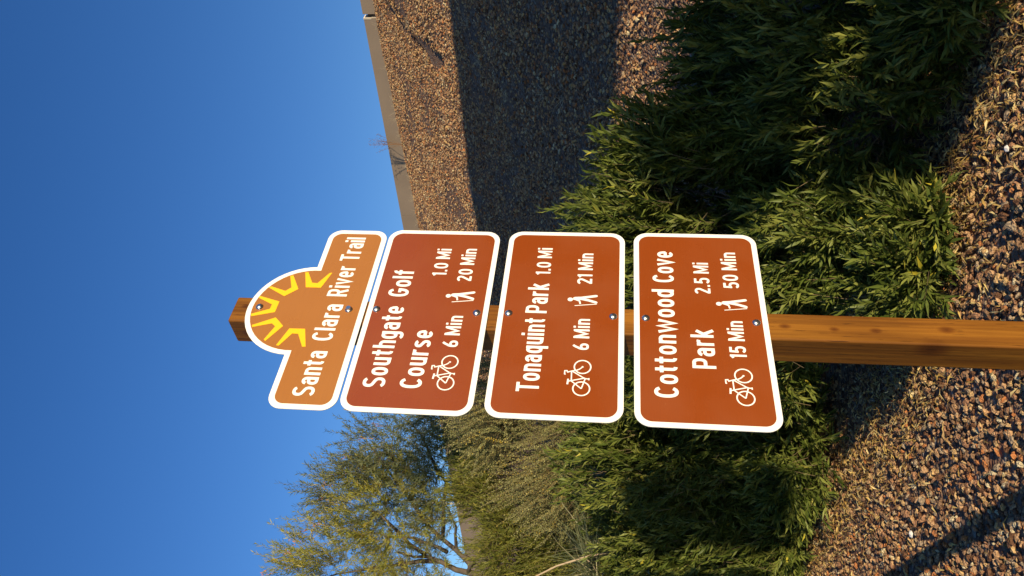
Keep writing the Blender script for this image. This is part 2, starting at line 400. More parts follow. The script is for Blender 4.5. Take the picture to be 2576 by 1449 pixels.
# local x along CV (u+50), local y towards -GV: g = -4.5 - ylocal
def ovg(g): return -4.5-g
DK = dict(u0=-20, u1=41.3)
def uend(g): return 38.4+(g+.55)/6.65*4.8      # deck end skewed to shade the bank but leave the tree sunlit
def skew(ga, gb, z0, z1, name):
    V = [(x, ovg(g), z) for g, xe in ((ga, uend(ga)), (gb, uend(gb))) for x in (DK['u0'], xe) for z in (z0, z1)]
    m_ = MB(); m_.add(V, [(0, 1, 3, 2), (4, 6, 7, 5), (0, 4, 5, 1), (2, 3, 7, 6), (0, 2, 6, 4), (1, 5, 7, 3)]); m_.build(name, M_CONC, ov)
skew(-.55, 6.1, 6.7, 7.5, 'deck')
for g0 in (-.53, 5.85):
    skew(g0, g0+.23, 7.503, 8.45, 'parapet')
def pier(q, a, half):
    # centre from sun-cross coordinate q and sun-along coordinate a
    hx, hy = -.5, .866; qx, qy = .866, .5
    c = Vector((q*qx+a*hx, q*qy+a*hy, 0)); mm = MB()
    for z0, z1, k in ((-.2, 6.0, 1), (6.0, 6.7, 1.3)):
        V = []
        for sx in (-1, 1):
            for sy in (-1, 1):
                for z in (z0, z1):
                    V.append((c.x+sx*half*k*qx+sy*.5*hx, c.y+sx*half*k*qy+sy*.5*hy, z))
        mm.add(V, [(0, 1, 3, 2), (4, 6, 7, 5), (0, 4, 5, 1), (2, 3, 7, 6), (0, 2, 6, 4), (1, 5, 7, 3)])
    o = mm.build('pier', M_CONC, ov); bpy.context.view_layer.update(); o.matrix_parent_inverse = ov.matrix_world.inverted()
pier(4.20, -10.4, .97)
pier(4.20+6.6, -28, 1.2)
pier(4.20+13, -48, 1.2)

# ------------------------------------------------------------------ the trail signpost
TH = R(46.5)
DV = Vector((math.sin(TH), math.cos(TH), 0)); EV = Vector((-math.cos(TH), math.sin(TH), 0))
MP = Vector((math.sin(R(-3.04)), math.cos(R(-3.04)), 0))*2.08
post_rot = math.atan2(DV.y, DV.x)
root = empty('trail_signpost', MP, post_rot)      # local x = along the sign, y = away behind, z up
tag(root, 'square timber post carrying a sun topped trail banner and three brown distance signs', 'signpost')
def rounded(x0, x1, z0, z1, r, n=8):
    pts = []
    for cx, cz, a0 in ((x1-r, z1-r, 0), (x0+r, z1-r, 90), (x0+r, z0+r, 180), (x1-r, z0+r, 270)):
        for k in range(n+1):
            a = R(a0+90*k/n); pts.append((cx+r*math.cos(a), cz+r*math.sin(a)))
    return pts
def plate(pts, y0, y1):
    """solid plate: outline pts (x,z), CCW seen from the front (-y side)"""
    n = len(pts); V = [(x, y0, z+H) for x, z in pts]+[(x, y1, z+H) for x, z in pts]
    F = [tuple(range(n)), tuple(range(2*n-1, n-1, -1))]+[(i, i+n, (i+1) % n+n, (i+1) % n) for i in range(n)]
    return V, F
pm = MB(); pm.box(0, .089, 0, .089, -.5, 2.622)
post = pm.build('post', M_WOOD, root)
bv = post.modifiers.new('bevel', 'BEVEL'); bv.width = .005; bv.segments = 3

# stroke lettering -------------------------------------------------
SW = .158
def arc(cx, cy, rx, ry, a0, a1, n=14, e=2.35):
    out = []
    for k in range(n+1):
        a = R(a0+(a1-a0)*k/n); c, s = math.cos(a), math.sin(a)
        out.append((cx+rx*math.copysign(abs(c)**(2/e), c), cy+ry*math.copysign(abs(s)**(2/e), s)))
    return out
h_ = SW/2; XH = .745
def bowl(cx=.22, rx=.145): return arc(cx, XH/2, rx, XH/2-h_, 0, 360, 24)
G = {
 'o': (.46, [arc(.23, XH/2, .15, XH/2-h_, 0, 360, 24)]),
 'a': (.45, [arc(.22, .49, .14, .175, 165, 0)+[(.36, 0)], [(.36, .43), (.24, .43)]+arc(.22, .25, .14, .18, 90, 270, 12)+[(.27, .07), (.37, .14)]]),
 'd': (.45, [bowl(), [(.37, 0), (.37, 1)]]),
 'e': (.46, [[(.08, .36), (.39, .36)], arc(.23, XH/2, .15, XH/2-h_, -4, 318, 22)]),
 'f': (.34, [[(.15, 0), (.15, .78)]+arc(.29, .78, .14, .145, 180, 95, 8), [(0, .665), (.31, .665)]]),
 'g': (.45, [bowl(), [(.37, XH), (.37, -.06)]+arc(.22, -.06, .15, .14, 0, -150, 12)]),
 'h': (.45, [[(.08, 0), (.08, 1)], arc(.225, .50, .145, .17, 170, 0, 12)+[(.37, 0)]]),
 'n': (.45, [[(.08, 0), (.08, XH)], arc(.225, .50, .145, .17, 170, 0, 12)+[(.37, 0)]]),
 'i': (.16, [[(.08, 0), (.08, XH)], [(.08, .88), (.08, 1.03)]]),
 'k': (.46, [[(.08, 0), (.08, 1)], [(.09, .26), (.37, XH)], [(.19, .42), (.39, 0)]]),
 'l': (.16, [[(.08, 0), (.08, 1)]]),
 'q': (.45, [bowl(), [(.37, XH), (.37, -.24)]]),
 'r': (.34, [[(.08, 0), (.08, XH)], arc(.24, .48, .16, .19, 175, 70, 10)]),
 's': (.42, [arc(.21, .545, .13, .125, 25, 245, 14)+arc(.21, .215, .13, .14, 65, -155, 14)]),
 't': (.34, [[(.15, .94), (.15, .22)]+arc(.28, .22, .13, .145, 180, 265, 8), [(0, .665), (.31, .665)]]),
 'u': (.45, [[(.37, 0), (.37, XH)], [(.08, XH)]+arc(.225, .25, .145, .175, 180, 350, 12)]),
 'v': (.47, [[(.06, XH), (.235, .04), (.41, XH)]]),
 'w': (.72, [[(.06, XH), (.21, .04), (.36, XH*.95), (.51, .04), (.66, XH)]]),
 'C': (.54, [arc(.28, .5, .19, .42, 38, 322, 22)]),
 'G': (.56, [arc(.28, .5, .19, .42, 38, 330, 22)+[(.475, .46)], [(.29, .46), (.55, .46)]]),
 'M': (.68, [[(.08, 0), (.08, 1)], [(.60, 0), (.60, 1)], [(.10, .95), (.34, .18), (.58, .95)]]),
 'P': (.53, [[(.08, 0), (.08, 1)], [(.08, .92), (.29, .92)]+arc(.29, .68, .15, .24, 90, -90, 12)+[(.08, .44)]]),
 'R': (.55, [[(.08, 0), (.08, 1)], [(.08, .92), (.29, .92)]+arc(.29, .69, .15, .23, 90, -90, 12)+[(.08, .46)], [(.29, .45), (.47, 0)]]),
 'S': (.55, [arc(.275, .725, .185, .195, 30, 240, 14)+arc(.275, .275, .19, .2, 60, -152, 14)]),
 'T': (.52, [[(.26, 0), (.26, .99)], [(0, .92), (.52, .92)]]),
 '0': (.50, [arc(.25, .5, .17, .42, 0, 360, 26)]),
 '1': (.25, [[(.16, 0), (.16, 1)], [(.0, .80), (.13, .90)]]),
 '2': (.50, [arc(.245, .735, .165, .185, 165, -25, 14)+[(.10, .08)], [(.06, .08), (.46, .08)]]),
 '5': (.50, [[(.42, .92), (.12, .92), (.10, .53)]+arc(.24, .33, .175, .25, 130, -150, 16)]),
 '6': (.50, [arc(.25, .28, .165, .205, 0, 360, 20), [(.34, .98), (.24, .82)]+arc(.30, .30, .215, .42, 125, 180, 8)]),
 '.': (.17, [[(.085, -.005), (.085, .155)]]),
}
LAY = [0]
def ribbon(mb, pts, wd, y, closed=False, yth=.0004):
    """flat stroke of width wd along pts (x,z), front at y"""
    pts = [Vector(p) for p in pts]
    if closed and (pts[0]-pts[-1]).length < 1e-6: pts = pts[:-1]
    n = len(pts); L = []; Rr = []
    for i in range(n):
        if closed: a, b = pts[i-1], pts[(i+1) % n]
        else: a, b = pts[max(i-1, 0)], pts[min(i+1, n-1)]
        p = pts[i]
        d1 = (p-a).normalized() if (p-a).length > 1e-9 else (b-p).normalized()
        d2 = (b-p).normalized() if (b-p).length > 1e-9 else d1
        t = (d1+d2)
        t = t.normalized() if t.length > 1e-6 else d1
        nn = Vector((-t.y, t.x)); k = 1/max(.45, nn.dot(Vector((-d1.y, d1.x))))
        L.append(p+nn*wd/2*k); Rr.append(p-nn*wd/2*k)
    LAY[0] = (LAY[0]+1) % 9; yy = y-LAY[0]*2.2e-5
    for (q, ) in [(None, )]:
        V = [(p.x, yy, p.y+H) for p in L]+[(p.x, yy, p.y+H) for p in Rr]
    m = n if closed else n-1
    F = [(i, (i+1) % n, (i+1) % n+n, i+n)[::-1] for i in range(m)]
    mb.add(V, F)
FACE_Y = -.0054
def text(mb, s, x0, x1, z, cap, sw=.93):
    gap = .088; adv = []; tot = 0
    for ch in s:
        if ch == ' ': adv.append(tot); tot += .26; continue
        adv.append(tot); tot += G[ch][0]+gap
    tot -= gap; kx = (x1-x0)/tot
    for ch, a in zip(s, adv):
        if ch == ' ': continue
        for st in G[ch][1]:
            closed = len(st) > 15 and abs(st[0][0]-st[-1][0])+abs(st[0][1]-st[-1][1]) < 1e-4
            ribbon(mb, [(x0+(a+px)*kx, z+pz*cap) for px, pz in st], SW*sw*(kx+cap)/2, FACE_Y-.0006, closed)
def disc(mb, cx, cz, rx, rz, n=20):
    LAY[0] = (LAY[0]+1) % 9; y = FACE_Y-.0006-LAY[0]*2.2e-5
    mb.add([(cx+rx*math.cos(2*math.pi*k/n), y, cz+rz*math.sin(2*math.pi*k/n)+H) for k in range(n)], [tuple(range(n))])
def bicycle(dx, dz, parent):
    mb = MB(); T = lambda pts: [(x+dx, z+dz) for x, z in pts]
    for cx, cz in ((-.1902, -.3307), (-.1237, -.3313)):
        ribbon(mb, [(cx+dx+.0203*math.cos(2*math.pi*k/32), cz+dz+.0203*math.sin(2*math.pi*k/32)) for k in range(32)], .0034, FACE_Y-.0006, True)
    wd = .0031
    for pts in ([(-.1485, -.2908), (-.1475, -.2882), (-.1375, -.2882), (-.1368, -.2935), (-.1425, -.2958)], [(-.1418, -.2945), (-.1378, -.3051), (-.1345, -.3180), (-.1300, -.3255), (-.1237, -.3313)],
                [(-.1385, -.3050), (-.1667, -.3057)], [(-.1378, -.3065), (-.1597, -.3385)], [(-.1690, -.2990), (-.1577, -.3391)],
                [(-.1675, -.3050), (-.1902, -.3307)], [(-.1902, -.3307), (-.1597, -.3391)], [(-.1590, -.3360), (-.1605, -.3480)], [(-.1575, -.3480), (-.1640, -.3480)]):
        ribbon(mb, T(pts), wd, FACE_Y-.0006)
    ribbon(mb, T([(-.1785, -.2965), (-.1620, -.2978)]), .0045, FACE_Y-.0006)
    disc(mb, -.1237+dx, -.3313+dz, .0026, .0026)
    mb.build('bicycle_symbol', M_WHITE, parent)
def hiker(dx, dz, parent):
    mb = MB(); T = lambda pts: [(x+dx, z+dz) for x, z in pts]
    disc(mb, .1104+dx, -.2904+dz, .0066, .0072)
    ribbon(mb, T([(.1140, -.3020), (.1150, -.3120), (.1158, -.3230)]), .0112, FACE_Y-.0006)
    disc(mb, .1140+dx, -.3018+dz, .0050, .0045)
    ribbon(mb, T([(.1170, -.3180), (.1215, -.3400), (.1255, -.3590)]), .0080, FACE_Y-.0006); disc(mb, .1255+dx, -.3592+dz, .0036, .0036)
    ribbon(mb, T([(.1140, -.3180), (.1090, -.3390), (.1018, -.3590)]), .0078, FACE_Y-.0006); disc(mb, .1018+dx, -.3592+dz, .0035, .0035)
    ribbon(mb, T([(.1110, -.3035), (.1060, -.3150), (.0950, -.3175)]), .0044, FACE_Y-.0006)
    ribbon(mb, T([(.0885, -.3030), (.0962, -.3612)]), .0024, FACE_Y-.0006)
    mb.build('hiker_symbol', M_WHITE, parent)
def bolt(x, z, parent, washer=False):
    V = [(x, -.0115, z+H)]; F = []; n = 18
    prof = ((.0035, -.0112), (.0065, -.0103), (.0092, -.0085), (.0110, -.0062), (.0112, -.0052))
    for r, y in prof: V += [(x+r*math.cos(2*math.pi*k/n), y, z+H+r*math.sin(2*math.pi*k/n)) for k in range(n)]
    for k in range(n): F.append((0, 1+k, 1+(k+1) % n))
    for j in range(len(prof)-1):
        for k in range(n): a = 1+j*n+k; b = 1+j*n+(k+1) % n; F.append((a, a+n, b+n, b))
    mb = MB(); mb.add(V, F)
    if washer:
        k6 = [(x+.0068*math.cos(2*math.pi*k/6+.3), z+.0068*math.sin(2*math.pi*k/6+.3)) for k in range(6)]
        mb.add(*plate(k6, -.0145, -.009))
    link('bolt', mesh('bolt', mb.V, mb.F, not washer), M_BOLT, parent)
def sign(x0, x1, z0, z1, label, texts, bolts, bd=None):
    me = MB(); me.add(*plate(rounded(x0, x1, z0, z1, .040), -.005, -.003))
    p = me.build('sign_panel', M_WHITE, root); p['label'] = label
    f = MB(); b = .0142; pts = rounded(x0+b, x1-b, z0+b, z1-b, .028)
    V = [(x, FACE_Y, z+H) for x, z in pts]; f.add(V, [tuple(range(len(V)))])
    f.build('brown_field', M_BROWN, p)
    for a in texts:
        t = MB(); text(t, *a); t.build('word', M_WHITE, p)
    for x, z in bolts: bolt(x, z, p)
    if bd is not None: bicycle(bd[0], bd[1], p); hiker(bd[2], bd[3], p)
sign(-.277, .371, .312, .6415, 'upper distance sign for the golf course directly under the banner',
     [('Southgate', -.205, .0665, .540, .0575), ('Golf', .1015, .2055, .5395, .0575), ('Course', -.2036, -.0143, .4475, .0560), ('1.0 Mi', .187, .2945, .4465, .0405), ('6 Min', -.0685, .0394, .3765, .0405), ('20 Min', .166, .297, .3735, .0405)],
     [(.0545, .6166), (.0526, .3424)], (.0072, .7195, 0, .7185))
sign(-.276, .375, -.046, .285, 'middle distance sign with the shortest place name on one line',
     [('Tonaquint', -.1975, .0405, .158, .0565), ('Park', .058, .167, .157, .0565), ('1.0 Mi', .2015, .307, .157, .0405), ('6 Min', -.062, .0427, .042, .0405), ('21 Min', .168, .289, .0412, .0405)],
     [(.0554, .2571), (.0550, -.0173)], (.0080, .3865, 0, .3875))
sign(-.281, .379, -.409, -.071, 'lowest distance sign with the name over two lines',
     [('Cottonwood', -.199, .1575, -.1760, .0580), ('Cove', .183, .304, -.1785, .0580), ('Park', -.1064, .0212, -.269, .0570), ('2.5 Mi', .144, .262, -.272, .0410), ('15 Min', -.069, .052, -.345, .0405), ('50 Min', .167, .305, -.348, .0410)],
     [(.0534, -.1013), (.0493, -.3799)], (0, 0, 0, 0))
# banner
def banner(x0, x1, z0, z1, cx, cz, r, rad, n=26):
    pts = []
    xi = math.sqrt(r*r-(z1-cz)**2)
    def corner(px, pz, a0, k=8):
        for i in range(k+1):
            a = R(a0+90*i/k); pts.append((px+rad*math.cos(a), pz+rad*math.sin(a)))
    corner(x1-rad, z1-rad, 0)
    a0 = math.atan2(z1-cz, xi)
    for i in range(n+1):
        a = a0+(math.pi-2*a0)*i/n; pts.append((cx+r*math.cos(a), cz+r*math.sin(a)))
    corner(x0+rad, z1-rad, 90); corner(x0+rad, z0+rad, 180); corner(x1-rad, z0+rad, 270)
    return pts
me = MB(); me.add(*plate(banner(-.279, .365, .6475, .824, .048, .818, .160, .038), -.005, -.003))
bp = me.build('banner_panel', M_WHITE, root); bp['label'] = 'light brown banner sign with a half round top and yellow sun rays'
f = MB(); V = [(x, FACE_Y, z+H) for x, z in banner(-.2640, .3500, .6625, .8095, .048, .818, .1462, .026)]; f.add(V, [tuple(range(len(V)))])
f.build('brown_field', M_TAN, bp)
for a in (('Santa', -.241, -.0965, .7115, .0570), ('Clara', -.063, .067, .711, .0570), ('River', .0965, .215, .7105, .0570), ('Trail', .236, .334, .710, .0570)):
    t = MB(); text(t, *a); t.build('word', M_WHITE, bp)
RAYS = [[(0.1849,0.8535),(0.1863,0.8447),(0.1451,0.8219),(0.1444,0.8059),(0.1851,0.7816),(0.1864,0.7744),(0.1272,0.7919),(0.1272,0.8356)],
[(0.1697,0.8934),(0.1717,0.8846),(0.1198,0.8548),(0.0911,0.8871),(0.1230,0.9431),(0.1267,0.9354),(0.1111,0.8897),(0.1249,0.8764)],
[(0.0821,0.9574),(0.0893,0.9573),(0.0707,0.8947),(0.0314,0.8952),(0.0139,0.9569),(0.0223,0.9605),(0.0426,0.9130),(0.0593,0.9122)],
[(-0.0175,0.9446),(0.0123,0.8867),(-0.0167,0.8571),(-0.0704,0.8896),(-0.0657,0.8954),(-0.0191,0.8785),(-0.0090,0.8909),(-0.0241,0.9409)],
[(-0.0836,0.8560),(-0.0246,0.8372),(-0.0242,0.7938),(-0.0844,0.7753),(-0.0854,0.7844),(-0.0423,0.8076),(-0.0415,0.8244),(-0.0841,0.8481)]]
for r_ in RAYS:
    area = sum(r_[i-1][0]*r_[i][1]-r_[i][0]*r_[i-1][1] for i in range(len(r_)))
    if area < 0: r_ = r_[::-1]
    mb = MB(); mb.add([(x, FACE_Y-.0006, z+H) for x, z in r_], [tuple(range(8))])
    mb.build('sun_ray', M_YELLOW, bp)
bolt(.0494, .9449, bp); bolt(.0497, .6924, bp, True)

# ------------------------------------------------------------------ foliage generator
def unit(a): return a/np.maximum(np.linalg.norm(a, axis=-1, keepdims=True), 1e-9)
def leaves(P, D, Nn, L, W, bend=.12):
    """4-triangle folded lanceolate leaves"""
    D = unit(D); S_ = unit(np.cross(D, Nn)); Nn = np.cross(S_, D); L = L[:, None]; W = W[:, None]
    base = P; tip = P+D*L-Nn*L*bend; mid = P+D*L*.48+Nn*L*bend*.3
    l = mid+S_*W/2+Nn*W*.16; r = mid-S_*W/2+Nn*W*.16
    V = np.stack([base, l, tip, r, mid], 1).reshape(-1, 3)
    n = len(P); o = (np.arange(n)*5)[:, None, None]
    F = (np.array([[0, 4, 1], [1, 4, 2], [2, 4, 3], [3, 4, 0]])[None]+o).reshape(-1, 3)
    return V, F, 4
def diamonds(P, D, Nn, L, W):
    D = unit(D); S_ = unit(np.cross(D, Nn)); L = L[:, None]; W = W[:, None]
    V = np.stack([P, P+D*L*.5+S_*W/2, P+D*L, P+D*L*.5-S_*W/2], 1).reshape(-1, 3)
    F = (np.array([[0, 1, 2, 3]])[None]+(np.arange(len(P))*4)[:, None, None]).reshape(-1, 4)
    return V, F, 1
def sprigs(P, D, length, nl, leafL, leafW, ang=(.55, .9), fold='leaf', droop=0., bias=0.):
    """P,D (S,3) sprig base and direction. returns leaf mesh arrays, twig segments"""
    S = len(P); D = unit(D)
    ref = np.where(np.abs(D[:, 2:3]) < .9, np.array([[0, 0, 1.]]), np.array([[1., 0, 0]]))
    a = unit(np.cross(D, ref)); b = np.cross(D, a)
    ln = length*rng.uniform(.7, 1.2, (S, 1, 1))
    k = np.arange(nl)[None]; t = .22+.78*(k+rng.uniform(-.3, .3, (S, nl)))/nl; t = np.clip(t, .1, 1)[..., None]
    curve = unit(rng.normal(size=(S, 3)))*.12+np.array([0, 0, .16])-np.array([0, 0, droop])
    pos = P[:, None]+D[:, None]*ln*t+curve[:, None]*ln*t*t
    axd = unit(D[:, None]+2*curve[:, None]*t)
    phi = (k*2.4+rng.uniform(0, 6.28, (S, 1)))[..., None]+rng.normal(size=(S, nl, 1))*.3
    rad = a[:, None]*np.cos(phi)+b[:, None]*np.sin(phi)
    al = (ang[1]+(ang[0]-ang[1])*t)+rng.normal(size=(S, nl, 1))*.14
    d = unit(axd*np.cos(al)+rad*np.sin(al)+np.array([0, 0, bias]))
    nn = axd - d*np.sum(axd*d, -1, keepdims=True)+rng.normal(size=(S, nl, 3))*.25
    m = S*nl
    L = leafL*rng.uniform(.6, 1.15, m)*(1-.25*(t.reshape(m)-.5)); W = leafW*rng.uniform(.75, 1.2, m)
    fn = leaves if fold == 'leaf' else diamonds
    V, F, per = fn(pos.reshape(m, 3), d.reshape(m, 3), nn.reshape(m, 3), L, W)
    rnd = np.clip(np.repeat(rng.uniform(0, 1, S)*.55, nl)+rng.uniform(0, .45, m), 0, 1)
    # twig as a thin three-sided prism
    e = P+D*ln[:, 0]*.95+curve*ln[:, 0]*.9; r = .0016
    mid_ = P+D*ln[:, 0]*.5+curve*ln[:, 0]*.25
    rings = []
    for c, rr in ((P, r), (mid_, r*.8), (e, r*.4)):
        for q in range(3):
            th = 2*math.pi*q/3; rings.append(c+(a*math.cos(th)+b*math.sin(th))*rr)
    TV = np.stack(rings, 1).reshape(-1, 3)
    tf = [[0, 1, 4, 3], [1, 2, 5, 4], [2, 0, 3, 5], [3, 4, 7, 6], [4, 5, 8, 7], [5, 3, 6, 8]]
    TF = (np.array(tf)[None]+(np.arange(S)*9)[:, None, None]).reshape(-1, 4)
    return V, F, np.repeat(rnd, per), TV, TF
def lobe_points(lobes, dens, shell=(.86, 1.02), zmin=.05, wf=2.6, hole=-.22):
    """lobes: (centre, rx, ry, rz); surface-ish samples outside other lobes"""
    PP, NN = [], []
    for i, (c, rx, ry, rz) in enumerate(lobes):
        c = np.array(c); rr = np.array([rx, ry, rz]); area = 4*math.pi*((rx*ry)**1.6/3+(rx*rz)**1.6/3+(ry*rz)**1.6/3)**(1/1.6)
        n = int(area*dens); v = unit(rng.normal(size=(n, 3)))
        # uneven: clumps and hollows
        p0 = c+v*rr
        wob = np.array([noise.noise(Vector(x*wf)) for x in p0])
        p = c+v*rr*rng.uniform(*shell, (n, 1))+v*wob[:, None]*.55*rr.mean()
        keep = p[:, 2] > zmin
        for j, (c2, a2, b2, d2) in enumerate(lobes):
            if j != i: keep &= (((p-np.array(c2))/np.array([a2, b2, d2]))**2).sum(1) > .78
        keep &= wob > hole
        PP.append(p[keep]); NN.append(unit(v/rr)[keep])
    return np.concatenate(PP), np.concatenate(NN)
def L_(U, V, d, rU, rV, rd):
    s = d*1.59/F_PX; return (tuple(at(U, V, d)), rU*s, rd, rV*s)
def shrub(name, label, cat, lobes, base, matl, dens, length, nl, LL, LW, up=.6, group=None, fold='leaf', inner=.9, front=None,
          stems=9, droop=0, jit=.27, ang=(.32, .68), zmin=.05, bias=0., extra=None, back_cull=True, stem_mat=None, stem_r=.012, tipbias=None, wf=2.6, hole=-.22):
    rt = empty(name, base); tag(rt, label, cat, group)
    P, Nn = lobe_points(lobes, dens, zmin=zmin, wf=wf, hole=hole)
    D = Nn*(1-up)+np.array([0, 0, up])+rng.normal(size=P.shape)*jit
    if tipbias is not None: D = D+np.array(tipbias)
    low = P[:, 2] < .45
    D[low] = (Nn+rng.normal(size=P.shape)*jit+np.array([0, 0, .15]))[low]
    D = unit(D)
    if inner:
        P2, N2 = lobe_points(lobes, dens*inner, shell=(.35, .85), zmin=zmin, hole=-9); D2 = unit(N2+np.array([0, 0, .6])+rng.normal(size=P2.shape)*.5)
        P = np.concatenate([P, P2]); D = np.concatenate([D, D2])
    if extra is not None: P = np.concatenate([P, extra[0]]); D = np.concatenate([D, extra[1]])
    P = P-unit(D)*length*.8
    V, F, rnd, TV, TF = sprigs(P, D, length, nl, LL, LW, ang, fold, droop, bias)
    b = np.array(base)
    fo = link('foliage', npmesh('foliage', V-b, F, rnd), matl, rt); tag(fo, kind='stuff')
    tw = link('twigs', npmesh('twigs', TV-b, TF), M_TWIG, rt); tag(tw, kind='stuff')
    for k in range(stems):
        c, rx, ry, rz = lobes[k % len(lobes)]
        tgt = Vector(c)+Vector((random.uniform(-.5, .5)*rx, random.uniform(-.5, .5)*ry, random.uniform(-.2, .6)*rz))
        p0 = Vector(base)+Vector((random.uniform(-.12, .12), random.uniform(-.1, .1), -.03))
        m1 = p0.lerp(tgt, .45)+Vector((random.uniform(-.1, .1), random.uniform(-.1, .1), -.05)); m1.z = max(m1.z, .06)
        mb = MB(); pts = [p0-Vector(base), (p0.lerp(m1, .5)+Vector((0, 0, .05)))-Vector(base), m1-Vector(base), tgt-Vector(base)]
        mb.tube(pts, [stem_r, stem_r*.85, stem_r*.7, stem_r*.25], 6); mb.build('stem', stem_mat or M_BARK, rt, True)
    return rt

# willow-leaved shrubs along the foot of the bank
WL = dict(length=.30, nl=24, LL=.100, LW=.0165)
shrub('willow_leaf_shrub', 'dark rounded narrow leaved shrub at the far right, mostly in shade', 'shrub',
      [L_(1330, 1950, 4.7, 330, 220, .75), L_(1250, 2180, 4.3, 300, 200, .6), L_(1500, 2060, 4.5, 300, 280, .8), L_(1120, 2120, 4.35, 170, 190, .5), L_(1330, 2330, 3.95, 170, 110, .35), L_(1440, 2370, 3.55, 130, 110, .3)],
      (1.45, 4.6, 0), M_LEAF, 130, **WL, up=.55, group=None)
shrub('willow_leaf_shrub', 'tall sunlit narrow leaved shrub right behind the signpost', 'shrub',
      [L_(900, 1690, 5.0, 190, 210, .55), L_(1030, 1780, 4.9, 150, 230, .5), L_(720, 1820, 5.0, 200, 260, .55), L_(860, 2040, 4.5, 170, 190, .45), L_(760, 2270, 4.05, 130, 110, .3), L_(560, 1800, 5.3, 160, 230, .5), L_(880, 2300, 4.05, 110, 90, .3)],
      (.15, 4.9, 0), M_LEAFB, 140, **WL, up=.6)
shrub('willow_leaf_shrub', 'sprawling narrow leaved shrub left of the signpost, below the grey bush', 'shrub',
      [L_(360, 1620, 6.3, 170, 180, .6), L_(500, 1700, 6.0, 140, 200, .5), L_(210, 1760, 6.6, 170, 150, .6), L_(330, 1960, 5.9, 170, 130, .45), L_(130, 1960, 6.5, 150, 110, .5), L_(20, 1800, 7.1, 170, 180, .6), L_(130, 1610, 7.0, 130, 110, .5), L_(40, 2010, 6.8, 110, 90, .4)],
      (-1.3, 6.5, 0), M_LEAFB, 130, **WL, up=.6)

# grey-green bush with tiny leaves
shrub('sage_bush', 'grey green bush of arching sprays with tiny yellowish leaves, under the tree', 'bush',
      [L_(400, 1250, 8.2, 150, 130, .7), L_(250, 1360, 7.9, 120, 110, .6), L_(570, 1330, 8.2, 150, 110, .7), L_(170, 1400, 7.7, 80, 60, .4), L_(430, 1420, 7.9, 190, 100, .6)],
      (-1.7, 8.3, .25), M_SAGE, 130, .42, 46, .022, .014, up=.45, fold='d', tipbias=(-.55, 0, .15), ang=(.9, 1.2), jit=.16, inner=.75, wf=2.1, hole=-.2)

# ------------------------------------------------------------------ tree at the left
def tree(name, label, base, limbs, lobes, matl, dens, length, nl, LL, LW, mat2=None, lobes2=None, inner=.8, trunk_r=.09):
    rt = empty(name, base); tag(rt, label, 'tree'); b = np.array(base)
    for lb, mt in ((lobes, matl), (lobes2, mat2)):
        if not lb: continue
        P, Nn = lobe_points(lb, dens, shell=(.55, 1.05))
        P2, N2 = lobe_points(lb, dens*inner, shell=(.1, .7)); P = np.concatenate([P, P2]); Nn = np.concatenate([Nn, N2])
        D = unit(Nn*.5+np.array([0, 0, .55])+rng.normal(size=P.shape)*.4)
        V, F, rnd, TV, TF = sprigs(P, D, length, nl, LL, LW, (.5, .9), 'leaf', .05)
        tag(link('crown', npmesh('crown', V-b, F, rnd), mt, rt), kind='stuff')
        tag(link('twigs', npmesh('twigs', TV-b, TF), M_TWIG, rt), kind='stuff')
    for pts, r in limbs:
        mb = MB(); q = []
        for i in range(len(pts)-1):
            for t in (0, .33, .66): q.append(Vector(pts[i]).lerp(Vector(pts[i+1]), t)+Vector((random.uniform(-1, 1), random.uniform(-1, 1), random.uniform(-1, 1)))*.03)
        q.append(Vector(pts[-1])); nq = len(q)
        mb.tube([v-Vector(base) for v in q], [r*(1-.8*i/(nq-1)) for i in range(nq)], 7); mb.build('limb' if r < trunk_r else 'trunk', M_BARK, rt, True)
    return rt
TD = 11.
limbs = [([at(-90, 1500, TD), at(-20, 1230, TD), at(40, 1110, TD), at(60, 1000, TD)], .07),
         ([at(-60, 1400, TD), at(30, 1180, TD), at(130, 1080, TD), at(230, 1000, TD), at(330, 930, TD)], .045),
         ([at(20, 1190, TD), at(70, 1150, TD), at(120, 1150, TD-.3), at(190, 1110, TD-.4)], .035),
         ([at(40, 1110, TD), at(20, 950, TD+.2), at(-10, 800, TD+.2)], .035),
         ([at(50, 1070, TD), at(150, 960, TD), at(190, 860, TD)], .03),
         ([at(90, 1110, TD), at(230, 1120, TD), at(360, 1060, TD), at(410, 1000, TD)], .03),
         ([at(10, 1180, TD), at(60, 1210, TD-.2), at(150, 1240, TD-.3)], .03),
         ([at(60, 1130, TD), at(95, 1040, TD), at(110, 930, TD)], .03),
         ([at(230, 1000, TD), at(300, 990, TD), at(370, 990, TD)], .02)]
tree('desert_willow', 'airy olive tree with thin leaves and bare dark limbs at the left edge', (*at(-90, 1500, TD).xy, .9), limbs,
     [L_(20, 850, TD, 120, 130, .9), L_(110, 960, TD, 130, 140, .9), L_(-60, 950, TD+.3, 140, 190, 1.), L_(40, 1050, TD, 110, 70, .7), L_(190, 1000, TD, 90, 120, .8)],
     M_TREE, 46, .42, 26, .098, .0115, mat2=M_TREE2,
     lobes2=[L_(230, 960, TD+.2, 80, 120, .6), L_(330, 1010, TD+.1, 90, 110, .6), L_(400, 1060, TD+.1, 70, 100, .5), L_(210, 870, TD+.2, 60, 70, .5), L_(320, 920, TD, 50, 50, .4), L_(300, 1110, TD, 120, 70, .6), L_(180, 1120, TD+.1, 70, 40, .5), L_(410, 1120, TD-.3, 60, 60, .5)], trunk_r=.06)
